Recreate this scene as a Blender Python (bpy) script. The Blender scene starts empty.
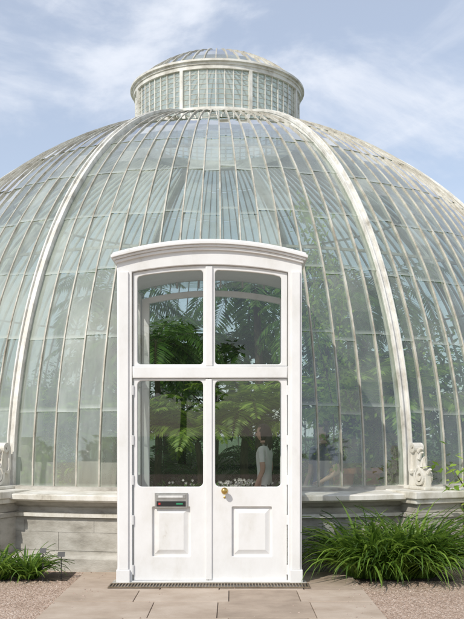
import bpy, bmesh, math, random
import numpy as np
from mathutils import Vector, Matrix, Quaternion, noise as mn
random.seed(7)
sc = bpy.context.scene
R = math.radians
# ------------------------------------------------------------------ materials
def new_mat(name):
    m = bpy.data.materials.new(name); m.use_nodes = True
    nt = m.node_tree; nt.nodes.clear()
    out = nt.nodes.new('ShaderNodeOutputMaterial')
    return m, nt, out
def N(nt, t, **kw):
    n = nt.nodes.new(t)
    for k, v in kw.items():
        if k.startswith('i_'):
            n.inputs[k[2:].replace('_', ' ')].default_value = v
        else: setattr(n, k, v)
    return n
def ramp(nt, stops):
    r = nt.nodes.new('ShaderNodeValToRGB')
    e = r.color_ramp.elements
    while len(e) < len(stops): e.new(0.5)
    for i, (p, c) in enumerate(stops):
        e[i].position = p; e[i].color = (*c, 1) if len(c) == 3 else c
    return r
def noise_mat(name, stops, scale=5, rough=0.6, bump=0.2, bscale=60, detail=6, metallic=0, stretch=(1,1,1), bdist=0.01, island=0.0):
    m, nt, out = new_mat(name); L = nt.links.new
    b = N(nt, 'ShaderNodeBsdfPrincipled'); b.inputs['Roughness'].default_value = rough; b.inputs['Metallic'].default_value = metallic
    tc = N(nt, 'ShaderNodeTexCoord'); mp = N(nt, 'ShaderNodeMapping'); mp.inputs['Scale'].default_value = stretch
    L(tc.outputs['Object'], mp.inputs[0])
    n = N(nt, 'ShaderNodeTexNoise'); n.inputs['Scale'].default_value = scale; n.inputs['Detail'].default_value = detail; n.inputs['Roughness'].default_value = .65
    L(mp.outputs[0], n.inputs['Vector'])
    r = ramp(nt, stops)
    if island > 0:
        g = N(nt, 'ShaderNodeNewGeometry')
        ma = N(nt, 'ShaderNodeMath', operation='MULTIPLY_ADD'); ma.inputs[1].default_value = island; L(g.outputs['Random Per Island'], ma.inputs[0])
        sb = N(nt, 'ShaderNodeMath', operation='SUBTRACT'); L(n.outputs[0], sb.inputs[0]); sb.inputs[1].default_value = island * .5
        L(sb.outputs[0], ma.inputs[2]); L(ma.outputs[0], r.inputs[0])
    else: L(n.outputs[0], r.inputs[0])
    L(r.outputs[0], b.inputs['Base Color'])
    if bump > 0:
        n2 = N(nt, 'ShaderNodeTexNoise'); n2.inputs['Scale'].default_value = bscale; n2.inputs['Detail'].default_value = 5
        L(mp.outputs[0], n2.inputs['Vector'])
        bp = N(nt, 'ShaderNodeBump'); bp.inputs['Strength'].default_value = bump; bp.inputs['Distance'].default_value = bdist
        L(n2.outputs[0], bp.inputs['Height']); L(bp.outputs[0], b.inputs['Normal'])
    L(b.outputs[0], out.inputs[0])
    return m
def leaf_mat(name, dark, mid, light, trans=0.35):
    m, nt, out = new_mat(name); L = nt.links.new
    g = N(nt, 'ShaderNodeNewGeometry')
    r = ramp(nt, [(.05, dark), (.5, mid), (.95, light)]); L(g.outputs['Random Per Island'], r.inputs[0])
    b = N(nt, 'ShaderNodeBsdfPrincipled'); b.inputs['Roughness'].default_value = .42; L(r.outputs[0], b.inputs['Base Color'])
    t = N(nt, 'ShaderNodeBsdfTranslucent')
    hs = N(nt, 'ShaderNodeHueSaturation'); hs.inputs['Value'].default_value = 1.8; hs.inputs['Hue'].default_value = .485; L(r.outputs[0], hs.inputs['Color']); L(hs.outputs[0], t.inputs[0])
    mx = N(nt, 'ShaderNodeMixShader'); mx.inputs[0].default_value = trans
    L(b.outputs[0], mx.inputs[1]); L(t.outputs[0], mx.inputs[2]); L(mx.outputs[0], out.inputs[0])
    return m
def glass_mat(name, tint, base, var, edge, refl=1.8, rough=0.02):
    m, nt, out = new_mat(name); L = nt.links.new
    def M(op, a, b=None, c=None, clamp=False):
        n = N(nt, 'ShaderNodeMath', operation=op); n.use_clamp = clamp
        for i, v in enumerate((a, b, c)):
            if v is None: continue
            if isinstance(v, (int, float)): n.inputs[i].default_value = v
            else: L(v, n.inputs[i])
        return n.outputs[0]
    tr = N(nt, 'ShaderNodeBsdfTransparent')
    di = N(nt, 'ShaderNodeBsdfDiffuse'); di.inputs[0].default_value = (.69, .75, .67, 1)
    tl = N(nt, 'ShaderNodeBsdfTranslucent'); tl.inputs[0].default_value = (.69, .76, .64, 1)
    dm = N(nt, 'ShaderNodeMixShader'); dm.inputs[0].default_value = .45; L(di.outputs[0], dm.inputs[1]); L(tl.outputs[0], dm.inputs[2])
    geo = N(nt, 'ShaderNodeNewGeometry'); tc = N(nt, 'ShaderNodeTexCoord')
    tr_r = ramp(nt, [(0, tuple(t * .86 for t in tint)), (1, tint)]); L(geo.outputs['Random Per Island'], tr_r.inputs[0]); L(tr_r.outputs[0], tr.inputs[0])
    if var > .05:
        n1 = N(nt, 'ShaderNodeTexNoise'); n1.inputs['Scale'].default_value = 1.3; n1.inputs['Detail'].default_value = 3.5; n1.inputs['Roughness'].default_value = .7
        mp = N(nt, 'ShaderNodeMapping'); mp.inputs['Scale'].default_value = (2.2, 2.2, .55); L(tc.outputs['Object'], mp.inputs[0]); L(mp.outputs[0], n1.inputs['Vector'])
        nf = n1.outputs[0]
        n1c = M('MULTIPLY', M('SUBTRACT', nf, .38, clamp=True), 3.2, clamp=True)
        so_ = N(nt, 'ShaderNodeSeparateXYZ'); L(tc.outputs['Object'], so_.inputs[0])
        # limewash, heavier higher up; sunlit side's milky glare painted in as extra cover
        side = M('MULTIPLY_ADD', so_.outputs[0], -.30, .25, clamp=True)
        high = M('MULTIPLY_ADD', so_.outputs[2], .25, -.60, clamp=True)
        film_glare = M('MAXIMUM', side, high)
        d = M('MULTIPLY_ADD', n1c, M('MULTIPLY_ADD', film_glare, var * .6, var * .4), M('MULTIPLY_ADD', film_glare, base * 1.6, base * .75))
        d = M('MULTIPLY', d, M('MULTIPLY_ADD', geo.outputs['Random Per Island'], .8, .6))
        sp = N(nt, 'ShaderNodeSeparateXYZ'); L(tc.outputs['UV'], sp.inputs[0])
        u, v = sp.outputs[0], sp.outputs[1]
        eu = M('MULTIPLY', M('SUBTRACT', M('ABSOLUTE', M('SUBTRACT', u, .5)), .36, clamp=True), 5.0, clamp=True)
        ev = M('MULTIPLY', M('SUBTRACT', .06, v, clamp=True), 16.0, clamp=True)
        d = M('ADD', d, M('MULTIPLY', M('ADD', eu, M('MULTIPLY', ev, 1.6)), M('MULTIPLY_ADD', nf, edge, edge * .4)), clamp=True)
    else:
        d = M('ADD', base, 0.0)
    m1 = N(nt, 'ShaderNodeMixShader'); L(d, m1.inputs[0]); L(tr.outputs[0], m1.inputs[1]); L(dm.outputs[0], m1.inputs[2])
    gl = N(nt, 'ShaderNodeBsdfGlossy'); gl.inputs['Roughness'].default_value = rough; gl.inputs[0].default_value = (.97, .97, .97, 1)
    lw = N(nt, 'ShaderNodeLayerWeight'); lw.inputs[0].default_value = .5
    f = M('POWER', lw.outputs['Facing'], 5.0)
    f = M('MULTIPLY', M('MULTIPLY_ADD', f, .96, .042), refl, clamp=True)
    m2 = N(nt, 'ShaderNodeMixShader'); L(f, m2.inputs[0]); L(m1.outputs[0], m2.inputs[1]); L(gl.outputs[0], m2.inputs[2])
    L(m2.outputs[0], out.inputs[0])
    return m
def plain(name, c, rough=.5, metallic=0, var=.15):
    a = tuple(x * (1 - var) for x in c); b = tuple(min(1, x * (1 + var)) for x in c)
    return noise_mat(name, [(.3, a), (.7, b)], 12, rough, .05, 90, metallic=metallic)

M_white = noise_mat('white_paint', [(.26, (.50, .46, .39)), (.34, (.70, .69, .66)), (.46, (.755, .75, .735)), (.62, (.79, .79, .78))], 3.5, .4, .2, 45, detail=10, stretch=(1, 1, .6), bdist=.004)
M_cream = noise_mat('weathered_cream_paint', [(.25, (.28, .25, .19)), (.4, (.56, .53, .45)), (.6, (.72, .70, .64))], 5, .55, .25, 60, stretch=(1, 1, .5))
M_rib = noise_mat('rib_paint', [(.25, (.33, .31, .26)), (.42, (.60, .58, .52)), (.6, (.76, .75, .70))], 4, .5, .15, 60)
M_bar = noise_mat('glazing_bar_paint', [(.25, (.20, .17, .12)), (.45, (.42, .39, .32)), (.65, (.58, .56, .49))], 4, .5, .1, 60)
M_stone = noise_mat('weathered_stone', [(.2, (.14, .13, .11)), (.4, (.33, .31, .265)), (.6, (.46, .44, .39)), (.8, (.55, .53, .48))], 3.2, .85, .4, 45, detail=9, stretch=(1, 1, 2.2))
M_glass = glass_mat('dusty_dome_glass', (.90, .98, .94), .17, .26, .30, 2.8)
M_dglass = glass_mat('door_glass', (.97, .99, .98), .010, .0, 0, 1.5, .005)
M_fern = leaf_mat('fern_leaf', (.035, .095, .018), (.085, .20, .032), (.17, .31, .055), .4)
M_dark = leaf_mat('dark_leaf', (.018, .055, .016), (.045, .12, .028), (.09, .19, .045), .3)
M_lime = leaf_mat('lime_leaf', (.10, .19, .02), (.22, .37, .04), (.38, .52, .09), .45)
M_strap = leaf_mat('strap_leaf', (.035, .08, .012), (.09, .18, .024), (.20, .32, .05), .35)
M_tree = leaf_mat('tree_leaf', (.03, .06, .018), (.06, .115, .03), (.10, .16, .045), .25)
M_bark = noise_mat('bark', [(.3, (.05, .04, .028)), (.7, (.16, .12, .08))], 14, .9, .8, 30, stretch=(1, 1, .3))
M_soil = noise_mat('soil', [(.3, (.03, .02, .014)), (.7, (.09, .065, .045))], 20, .95, .8, 50)
M_slab = noise_mat('sandstone_slab', [(.15, (.25, .19, .14)), (.5, (.40, .315, .24)), (.85, (.53, .445, .36))], 2.5, .8, .35, 90, detail=10, bdist=.006, island=.3)
M_terra = noise_mat('terracotta', [(.3, (.34, .13, .06)), (.7, (.48, .21, .11))], 10, .8, .2, 60)
M_flower = plain('pale_petals', (.75, .70, .68), .6)
M_brass = plain('brass', (.65, .45, .15), .25, 1)
M_steel = plain('steel', (.5, .5, .48), .35, .9)
M_black = plain('black_plastic', (.02, .02, .02), .4)
M_red = plain('red_sticker', (.45, .03, .03), .5)
M_green = plain('green_sticker', (.03, .25, .12), .5)
M_paper = plain('label_white', (.7, .7, .68), .6)
def gravel():
    m, nt, out = new_mat('gravel'); L = nt.links.new
    b = N(nt, 'ShaderNodeBsdfPrincipled'); b.inputs['Roughness'].default_value = .9
    tc = N(nt, 'ShaderNodeTexCoord')
    v = N(nt, 'ShaderNodeTexVoronoi'); v.inputs['Scale'].default_value = 75; L(tc.outputs['Object'], v.inputs['Vector'])
    n = N(nt, 'ShaderNodeTexNoise'); n.inputs['Scale'].default_value = 2.2; n.inputs['Detail'].default_value = 8; L(tc.outputs['Object'], n.inputs['Vector'])
    sep = N(nt, 'ShaderNodeSeparateColor'); L(v.outputs['Color'], sep.inputs[0])
    ma = N(nt, 'ShaderNodeMath', operation='MULTIPLY_ADD'); L(sep.outputs[0], ma.inputs[0]); ma.inputs[1].default_value = .75
    mb = N(nt, 'ShaderNodeMath', operation='MULTIPLY'); L(n.outputs[0], mb.inputs[0]); mb.inputs[1].default_value = .35; L(mb.outputs[0], ma.inputs[2])
    r = ramp(nt, [(.08, (.14, .09, .06)), (.4, (.36, .25, .18)), (.75, (.52, .39, .30)), (.98, (.70, .60, .51))]); L(ma.outputs[0], r.inputs[0])
    L(r.outputs[0], b.inputs['Base Color'])
    bp = N(nt, 'ShaderNodeBump'); bp.inputs['Strength'].default_value = .9; bp.inputs['Distance'].default_value = .012; bp.invert = True
    L(v.outputs['Distance'], bp.inputs['Height']); L(bp.outputs[0], b.inputs['Normal']); L(b.outputs[0], out.inputs[0])
    return m
M_gravel = gravel()
M_grass = noise_mat('grass', [(.3, (.04, .08, .015)), (.7, (.09, .15, .035))], 3, .9, .8, 120)
M_floor = noise_mat('interior_paving', [(.3, (.33, .30, .25)), (.7, (.45, .41, .35))], 4, .8, .2, 60)

# ------------------------------------------------------------------ mesh helpers
class MB:
    def __init__(s): s.v = []; s.f = []; s.uv = {}; s.mi = []
    def face(s, pts, uv=None, mi=0):
        i = len(s.v); s.v += [tuple(p) for p in pts]; s.f.append(tuple(range(i, i + len(pts)))); s.mi.append(mi)
        if uv: s.uv[len(s.f) - 1] = uv
    def hull(s, pts8, mi=0):
        i = len(s.v); s.v += [tuple(p) for p in pts8]
        for q in ((0, 3, 2, 1), (4, 5, 6, 7), (0, 1, 5, 4), (1, 2, 6, 5), (2, 3, 7, 6), (3, 0, 4, 7)):
            s.f.append(tuple(i + k for k in q)); s.mi.append(mi)
    def box(s, x0, x1, y0, y1, z0, z1, mi=0):
        s.hull([(x0, y0, z0), (x1, y0, z0), (x1, y1, z0), (x0, y1, z0), (x0, y0, z1), (x1, y0, z1), (x1, y1, z1), (x0, y1, z1)], mi)
    def loft(s, rings, closed_ring=True, cap=True, mi=0, loop=False):
        i0 = len(s.v); n = len(rings[0])
        for r in rings: s.v += [tuple(p) for p in r]
        K = len(rings)
        for k in range(K if loop else K - 1):
            k2 = (k + 1) % K
            for j in range(n if closed_ring else n - 1):
                a = i0 + k * n + j; b = i0 + k * n + (j + 1) % n; c = i0 + k2 * n + (j + 1) % n; d = i0 + k2 * n + j
                s.f.append((a, b, c, d)); s.mi.append(mi)
        if cap and closed_ring and not loop:
            s.f.append(tuple(i0 + j for j in reversed(range(n)))); s.mi.append(mi)
            s.f.append(tuple(i0 + (K - 1) * n + j for j in range(n))); s.mi.append(mi)
    def tube(s, pts, rad, n=6, mi=0):
        rings = []
        for k, p in enumerate(pts):
            p = Vector(p); a = Vector(pts[max(0, k - 1)]); b = Vector(pts[min(len(pts) - 1, k + 1)])
            t = (b - a).normalized(); u = t.cross(Vector((0.13, .97, .2))).normalized(); w = t.cross(u)
            r = rad[k] if isinstance(rad, (list, tuple)) else rad
            rings.append([p + (u * math.cos(2 * math.pi * j / n) + w * math.sin(2 * math.pi * j / n)) * r for j in range(n)])
        s.loft(rings, mi=mi)
    def obj(s, name, mats, parent=None, smooth=False, bevel=0, post=None):
        me = bpy.data.meshes.new(name); me.from_pydata(s.v, [], s.f); me.update()
        if not isinstance(mats, (list, tuple)): mats = [mats]
        for m in mats: me.materials.append(m)
        for p, mi in zip(me.polygons, s.mi): p.material_index = mi; p.use_smooth = smooth
        if s.uv:
            ul = me.uv_layers.new(name='UVMap')
            for fi, uv in s.uv.items():
                for li, c in zip(me.polygons[fi].loop_indices, uv): ul.data[li].uv = c
        bm = bmesh.new(); bm.from_mesh(me)
        if post: post(bm)
        if not s.uv: bmesh.ops.recalc_face_normals(bm, faces=bm.faces)
        bm.to_mesh(me); bm.free()
        o = bpy.data.objects.new(name, me); sc.collection.objects.link(o)
        if parent: o.parent = parent
        if bevel:
            b = o.modifiers.new('bevel', 'BEVEL'); b.width = bevel; b.segments = 2; b.limit_method = 'ANGLE'; b.angle_limit = R(40)
        return o
def empty(name, loc=(0, 0, 0)):
    o = bpy.data.objects.new(name, None); sc.collection.objects.link(o); o.location = loc; return o

# ------------------------------------------------------------------ dimensions
CX, CY, ZC, RD = -0.28, 17.25, 0.93, 6.45
D = 9.5; S = 94.74
def PX(px): return (px - 232) / S
def PZ(py): return (584.6 - py) / S
XL, XR = PX(117), PX(302); XM = (XL + XR) / 2; HW = (XR - XL) / 2
PTOP = 3.42
def P(th, ph, r=RD):
    return Vector((CX + r * math.cos(ph) * math.sin(th), CY - r * math.cos(ph) * math.cos(th), ZC + r * math.sin(ph)))
def C(th, r, z): return Vector((CX + r * math.sin(th), CY - r * math.cos(th), z))
def cut_porch(bm, zt=PTOP, ml=0.02):
    xl, xr = XL + ml, XR - ml
    for co, no in (((xl, 0, 0), (1, 0, 0)), ((xr, 0, 0), (1, 0, 0)), ((0, 0, zt), (0, 0, 1))):
        fs = [f for f in bm.faces if f.calc_center_median().y < CY - 3 and abs(f.calc_center_median().x) < 2.6]
        es = set(e for f in fs for e in f.edges); vs = set(v for f in fs for v in f.verts)
        bmesh.ops.bisect_plane(bm, geom=fs + list(es) + list(vs), plane_co=co, plane_no=no, dist=1e-5)
    d = []
    for f in bm.faces:
        c = f.calc_center_median()
        if c.y < CY - 3 and xl < c.x < xr and c.z < zt: d.append(f)
    bmesh.ops.delete(bm, geom=d, context='FACES')

glasshouse = empty('domed_glasshouse', (0, 0, 0))
PHT = math.acos(1.56 / RD)
PER = 17; NS = 8 * PER
g = MB(); NR = 9
for s in range(NS):
    t0 = 2 * math.pi * (s) / NS - R(22.5); t1 = t0 + 2 * math.pi / NS
    js = random.uniform(-.010, .010)
    for k in range(NR):
        p0 = PHT * k / NR + (js if k else 0); p1 = PHT * (k + 1) / NR + (js if k < NR - 1 else 0)
        ra = RD + .012 + random.uniform(-.004, .004); rb = RD + .002
        tw = random.uniform(-.006, .006)
        nsub = 3
        i0 = len(g.v)
        for q in range(nsub + 1):
            f = q / nsub; ph = p0 + (p1 - p0) * f; rr = ra + (rb - ra) * f
            g.v.append(tuple(P(t0, ph, rr + tw))); g.v.append(tuple(P(t1, ph, rr - tw)))
        for q in range(nsub):
            a = i0 + 2 * q; g.f.append((a, a + 1, a + 3, a + 2)); g.mi.append(0)
            g.uv[len(g.f) - 1] = [(0, q / nsub), (1, q / nsub), (1, (q + 1) / nsub), (0, (q + 1) / nsub)]
g.obj('dome_glass_panes', M_glass, glasshouse, post=cut_porch)
def sweep_bar(mb, th, w, r0, r1, ph0, ph1, n=26, mi=0):
    rings = []
    for k in range(n + 1):
        ph = ph0 + (ph1 - ph0) * k / n
        tx = Vector((math.cos(th), math.sin(th), 0))
        a = P(th, ph, r0); b = P(th, ph, r1)
        rings.append([a - tx * w / 2, a + tx * w / 2, b + tx * w / 2, b - tx * w / 2])
    mb.loft(rings, mi=mi)
b = MB()
for s in range(NS):
    if s % PER == 0: continue
    th = 2 * math.pi * s / NS - R(22.5)
    sweep_bar(b, th, .017, RD - .035, RD + .024, 0, PHT)
b.obj('glazing_bars', M_bar, glasshouse, post=cut_porch)
b = MB()
for s in range(8):
    th = R(45 * s - 22.5)
    sweep_bar(b, th, .095, RD - .10, RD + .046, 0, PHT, 40)
    for sgn in (-1, 1):
        rings = []
        for k in range(41):
            ph = PHT * k / 40; tx = Vector((math.cos(th), math.sin(th), 0)) * sgn
            a = P(th, ph, RD + .03); c = P(th, ph, RD + .078)
            rings.append([a + tx * .036, a + tx * .058, c + tx * .058, c + tx * .036])
        b.loft(rings)
b.obj('main_ribs', M_rib, glasshouse, bevel=.005)
b = MB()
def ringbar(mb, r, z, w, h, n=112, a0=0, a1=2 * math.pi, mi=0):
    full = abs(a1 - a0 - 2 * math.pi) < 1e-6
    rings = []
    for k in range(n if full else n + 1):
        th = a0 + (a1 - a0) * k / n
        rings.append([C(th, r, z), C(th, r + w, z), C(th, r + w, z + h), C(th, r, z + h)])
    mb.loft(rings, loop=full, mi=mi)
for ph in (R(30), R(52)):
    r = (RD - .16) * math.cos(ph); z = ZC + (RD - .16) * math.sin(ph)
    ringbar(b, r - .03, z - .02, .04, .035)
b.obj('inner_purlin_rings', M_bar, glasshouse, post=cut_porch)

# plinth (lathe)
ZS = .905 / .985
prof = [(6.98, -.05), (6.98, .15), (6.92, .19), (6.84, .215), (6.84, .62), (6.80, .72), (6.80, .78), (6.86, .81), (6.90, .85), (6.97, .87), (7.00, .90), (7.00, .945), (6.97, .955), (6.62, .975), (6.60, 1.03), (6.36, 1.03), (6.34, .95), (6.30, .95), (6.30, -.05)]
prof = [(r, z * ZS) for r, z in prof]
b = MB(); nseg = 160
b.loft([[C(2 * math.pi * k / nseg, r, z) for r, z in prof] for k in range(nseg)], loop=True)
b.obj('plinth_wall', M_stone, glasshouse, post=cut_porch)
b = MB()
cop = [(r, z * ZS) for r, z in [(6.99, .868), (7.045, .895), (7.045, .95), (7.03, .962), (6.60, .985), (6.60, .868)]]
b.loft([[C(2 * math.pi * k / nseg, r, z) for r, z in cop] for k in range(nseg)], loop=True)
cop2 = [(r, z * ZS) for r, z in [(6.80, .655), (6.89, .665), (6.89, .71), (6.80, .722)]]
b.loft([[C(2 * math.pi * k / nseg, r, z) for r, z in cop2] for k in range(nseg)], loop=True)
b.obj('coping_moulding', M_cream, glasshouse, post=cut_porch)
b = MB()
for s in range(48):   # two shallow stone courses with tight joints
    a0 = 2 * math.pi * s / 48 + .0004; a1 = 2 * math.pi * (s + 1) / 48 - .0004
    for (z0, z1, o) in ((.215, .428, 0), (.431, .565, .5)):
        q0 = a0 + o * 2 * math.pi / 48; q1 = a1 + o * 2 * math.pi / 48
        ringbar(b, 6.82, z0, .027, z1 - z0, 4, q0, q1)
b.obj('plinth_course', M_stone, glasshouse, post=cut_porch)
b = MB(); b2 = MB()
def radial_block(mb, th, hw, r0, r1, z0, z1):
    t = Vector((math.cos(th), math.sin(th), 0))
    a = C(th, r0, 0); c = C(th, r1, 0)
    mb.hull([v + Vector((0, 0, z)) for z in (z0, z1) for v in (a - t * hw, a + t * hw, c + t * hw, c - t * hw)])
for s in range(8):
    th = R(45 * s - 22.5)
    radial_block(b, th, .36, 6.5, 7.22, -.02, .17)
    radial_block(b, th, .325, 6.5, 7.17, .17, .60)
    radial_block(b, th, .345, 6.5, 7.19, .60, .66)
    radial_block(b, th, .325, 6.5, 7.17, .66, .77)
    radial_block(b2, th, .375, 6.45, 7.22, .77, .83)
    radial_block(b2, th, .40, 6.42, 7.25, .83, .915)
    radial_block(b2, th, .14, 6.40, 7.05, .915, .955)
b.obj('pedestals', M_stone, glasshouse, bevel=.012)
b2.obj('pedestal_caps', M_cream, glasshouse, bevel=.012)
def spiral(cx, cz, r0, r1, a0, turns, n):
    return [(cx + (r0 + (r1 - r0) * k / n) * math.cos(a0 + turns * 2 * math.pi * k / n), cz + (r0 + (r1 - r0) * k / n) * math.sin(a0 + turns * 2 * math.pi * k / n)) for k in range(n + 1)]
lower = spiral(.275, .115, .020, .108, 0.3, -1.70, 30)
upper = spiral(.12, .455, .062, .012, math.pi, -1.3, 22)
def bez(p0, p1, p2, p3, n):
    out = []
    for k in range(1, n):
        t = k / n; out.append(tuple((1 - t) ** 3 * a + 3 * (1 - t) ** 2 * t * b_ + 3 * (1 - t) * t * t * c + t ** 3 * d for a, b_, c, d in zip(p0, p1, p2, p3)))
    return out
lx, lz = lower[-1]
sp = lower + bez((lx, lz), (lx - .10, lz - .05 if lz > .1 else lz + .02), (.05, .12), (.055, .28), 8) + bez((.055, .28), (.06, .36), (.05, .40), upper[0], 6) + upper
b = MB()
for s in range(8):
    th = R(45 * s - 22.5); t = Vector((math.cos(th), math.sin(th), 0))
    rings = []
    for k, (ro, z) in enumerate(sp):
        a = sp[max(0, k - 1)]; c = sp[min(len(sp) - 1, k + 1)]
        dx, dz = c[0] - a[0], c[1] - a[1]; l = math.hypot(dx, dz) or 1; nx, nz = -dz / l, dx / l
        h = .018
        q0 = C(th, 6.55 + ro + nx * h, .955 + z + nz * h); q1 = C(th, 6.55 + ro - nx * h, .955 + z - nz * h)
        w = .07
        rings.append([q0 - t * w, q0 + t * w, q1 + t * w, q1 - t * w])
    b.loft(rings)
    web = [(.02, 0), (.38, 0), (.37, .15), (.27, .20), (.19, .25), (.17, .36), (.15, .49), (.08, .49), (.03, .3)]
    A = [C(th, 6.55 + ro, .955 + z) - t * .04 for ro, z in web]; Bq = [C(th, 6.55 + ro, .955 + z) + t * .04 for ro, z in web]
    b.loft([A, Bq])
    for (ro, z, l, an) in ((.31, .21, .15, 1.9), (.24, .23, .16, 1.45), (.18, .33, .13, 1.1), (.36, .16, .10, .9), (.17, .42, .10, .7)):
        p0 = Vector((ro, z)); pts = []; rads = []
        for q in range(7):
            f = q / 6; aa = an - 1.7 * f * f
            pts.append(C(th, 6.55 + p0.x, .955 + p0.y)); rads.append(.026 * (1 - f) ** .6 + .004)
            p0 = p0 + Vector((math.cos(aa), math.sin(aa))) * l / 6
        b.tube(pts, rads, 8)
b.obj('scroll_brackets', M_cream, glasshouse, smooth=False, bevel=.004)

# ---------------- lantern
RL = 1.56; Z0 = ZC + RD * math.sin(PHT) - .03; Z1 = Z0 + .86
b = MB()
ringbar(b, RL - .06, Z0 - .05, .16, .12, 96); ringbar(b, RL - .05, Z0 + .07, .10, .05, 96)
ringbar(b, RL - .06, Z1 - .07, .10, .07, 96); ringbar(b, RL - .05, Z1, .11, .045, 96); ringbar(b, RL - .06, Z1 + .045, .16, .035, 96)
b.obj('lantern_rings', M_rib, glasshouse)
b = MB()
for s in range(64):
    th = 2 * math.pi * s / 64; big = s % 8 == 4
    radial_block(b, th, .030 if big else .009, RL - .04, RL + (.04 if big else .012), Z0 + .1, Z1 - .05)
b.obj('lantern_mullions', M_rib, glasshouse)
b = MB()
for k in range(1, 8):
    z = Z0 + .10 + k * (Z1 - Z0 - .17) / 8
    ringbar(b, RL - .012, z, .016, .008, 96)
b.obj('lantern_louvre_bars', M_bar, glasshouse)
b = MB()
for s in range(64):
    t0 = 2 * math.pi * s / 64; t1 = 2 * math.pi * (s + 1) / 64
    b.face([C(t0, RL, Z0 + .1), C(t1, RL, Z0 + .1), C(t1, RL, Z1 - .05), C(t0, RL, Z1 - .05)], uv=[(.2, .2), (.8, .2), (.8, 1), (.2, 1)])
capR = RL + .04; rise = .66; RC = (capR ** 2 + rise ** 2) / (2 * rise); zc2 = Z1 + .08 - (RC - rise)
phs = [math.asin((RC - rise) / RC) + (math.pi / 2 - math.asin((RC - rise) / RC)) * k / 7 for k in range(8)]
for s in range(48):
    t0 = 2 * math.pi * s / 48; t1 = 2 * math.pi * (s + 1) / 48
    for k in range(7):
        q = []
        for (t, ph) in ((t0, phs[k]), (t1, phs[k]), (t1, phs[k + 1]), (t0, phs[k + 1])):
            q.append(C(t, RC * math.cos(ph), zc2 + RC * math.sin(ph)))
        if k == 6: b.face(q[:3], uv=[(0.2, .2), (.8, .2), (.5, 1)])
        else: b.face(q, uv=[(0, 0), (1, 0), (1, 1), (0, 1)])
b.obj('lantern_glass', M_glass, glasshouse)
b = MB()
for s in range(48):
    th = 2 * math.pi * s / 48; t = Vector((math.cos(th), math.sin(th), 0)) * .010
    rings = []
    for ph in phs[:-1]:
        a = C(th, (RC - .01) * math.cos(ph), zc2 + (RC - .01) * math.sin(ph)); c = C(th, (RC + .02) * math.cos(ph), zc2 + (RC + .02) * math.sin(ph))
        rings.append([a - t, a + t, c + t, c - t])
    b.loft(rings)
b.tube([C(0, 0, zc2 + RC - .03), C(0, 0, zc2 + RC + .02), C(0, 0, zc2 + RC + .035)], [.26, .24, .05], 24)
b.obj('lantern_cap_bars', M_bar, glasshouse)

# ---------------- door porch
def arcz(x, zend, rise, hw=HW): return zend + rise * (1 - ((x - XM) / hw) ** 2)
def plate(name, outer, holes, y0, thick, mat, bevel=.008, rotz=0, loc=None):
    cu = bpy.data.curves.new(name, 'CURVE'); cu.dimensions = '2D'; cu.fill_mode = 'BOTH'
    for loop in [outer] + holes:
        s = cu.splines.new('POLY'); s.points.add(len(loop) - 1)
        for p, (x, z) in zip(s.points, loop): p.co = (x, z, 0, 1)
        s.use_cyclic_u = True
    cu.extrude = thick / 2 - bevel; cu.bevel_depth = bevel; cu.bevel_resolution = 2; cu.offset = -bevel
    o = bpy.data.objects.new(name, cu); sc.collection.objects.link(o)
    o.rotation_euler = (R(90), 0, rotz); o.location = loc if loc else (0, y0 + thick / 2, 0)
    bpy.context.view_layer.update()
    dg = bpy.context.evaluated_depsgraph_get()
    me = bpy.data.meshes.new_from_object(o.evaluated_get(dg)); me.transform(o.matrix_world)
    bpy.data.objects.remove(o)
    me.materials.clear(); me.materials.append(mat)
    o = bpy.data.objects.new(name, me); sc.collection.objects.link(o); o.parent = glasshouse
    return o
def rrect(x0, x1, z0, z1, r, n=6):
    pts = []
    for (cx, cz, a0) in ((x1 - r, z1 - r, 0), (x0 + r, z1 - r, 90), (x0 + r, z0 + r, 180), (x1 - r, z0 + r, 270)):
        for k in range(n + 1):
            a = R(a0 + 90 * k / n); pts.append((cx + r * math.cos(a), cz + r * math.sin(a)))
    return pts
def archrect(x0, x1, z0, ztop_fn, r=.035, n=14):
    pts = []
    for k in range(7):
        a = R(180 + 90 * k / 6); pts.append((x0 + r + r * math.cos(a), z0 + r + r * math.sin(a)))
    for k in range(7):
        a = R(270 + 90 * k / 6); pts.append((x1 - r + r * math.cos(a), z0 + r + r * math.sin(a)))
    for k in range(5):
        a = R(90 * k / 4); pts.append((x1 - r + r * math.cos(a), ztop_fn(x1) - r + r * math.sin(a)))
    for k in range(1, n):
        x = (x1 - r) + (x0 + r - x1 + r) * k / n; pts.append((x, ztop_fn(x)))
    for k in range(5):
        a = R(90 + 90 * k / 4); pts.append((x0 + r + r * math.cos(a), ztop_fn(x0) - r + r * math.sin(a)))
    return pts
Y0 = D
zf = lambda x: arcz(x, PZ(262), .155)
zi = lambda x: arcz(x, PZ(275), .11)
def archpoly(x0, x1, z0, fn, n=24):
    return [(x0, z0), (x1, z0)] + [(x1 + (x0 - x1) * k / n, fn(x1 + (x0 - x1) * k / n)) for k in range(n + 1)]
plate('porch_front_frame', archpoly(XL, XR, 0, zf), [archpoly(PX(132), PX(288), PZ(581), zi)], Y0, .12, M_white, .008)
b = MB()
b.box(XL + .02, PX(128.5), Y0 - .022, Y0 + .01, .16, PZ(272)); b.box(PX(291.5), XR - .02, Y0 - .022, Y0 + .01, .16, PZ(272))
b.box(XL - .006, PX(130), Y0 - .032, Y0 + .01, 0.0, .16); b.box(PX(290), XR + .006, Y0 - .032, Y0 + .01, 0.0, .16)
b.obj('porch_pilasters', M_white, glasshouse, bevel=.006)
zg = lambda x: arcz(x, PZ(279.5), .105)
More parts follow.
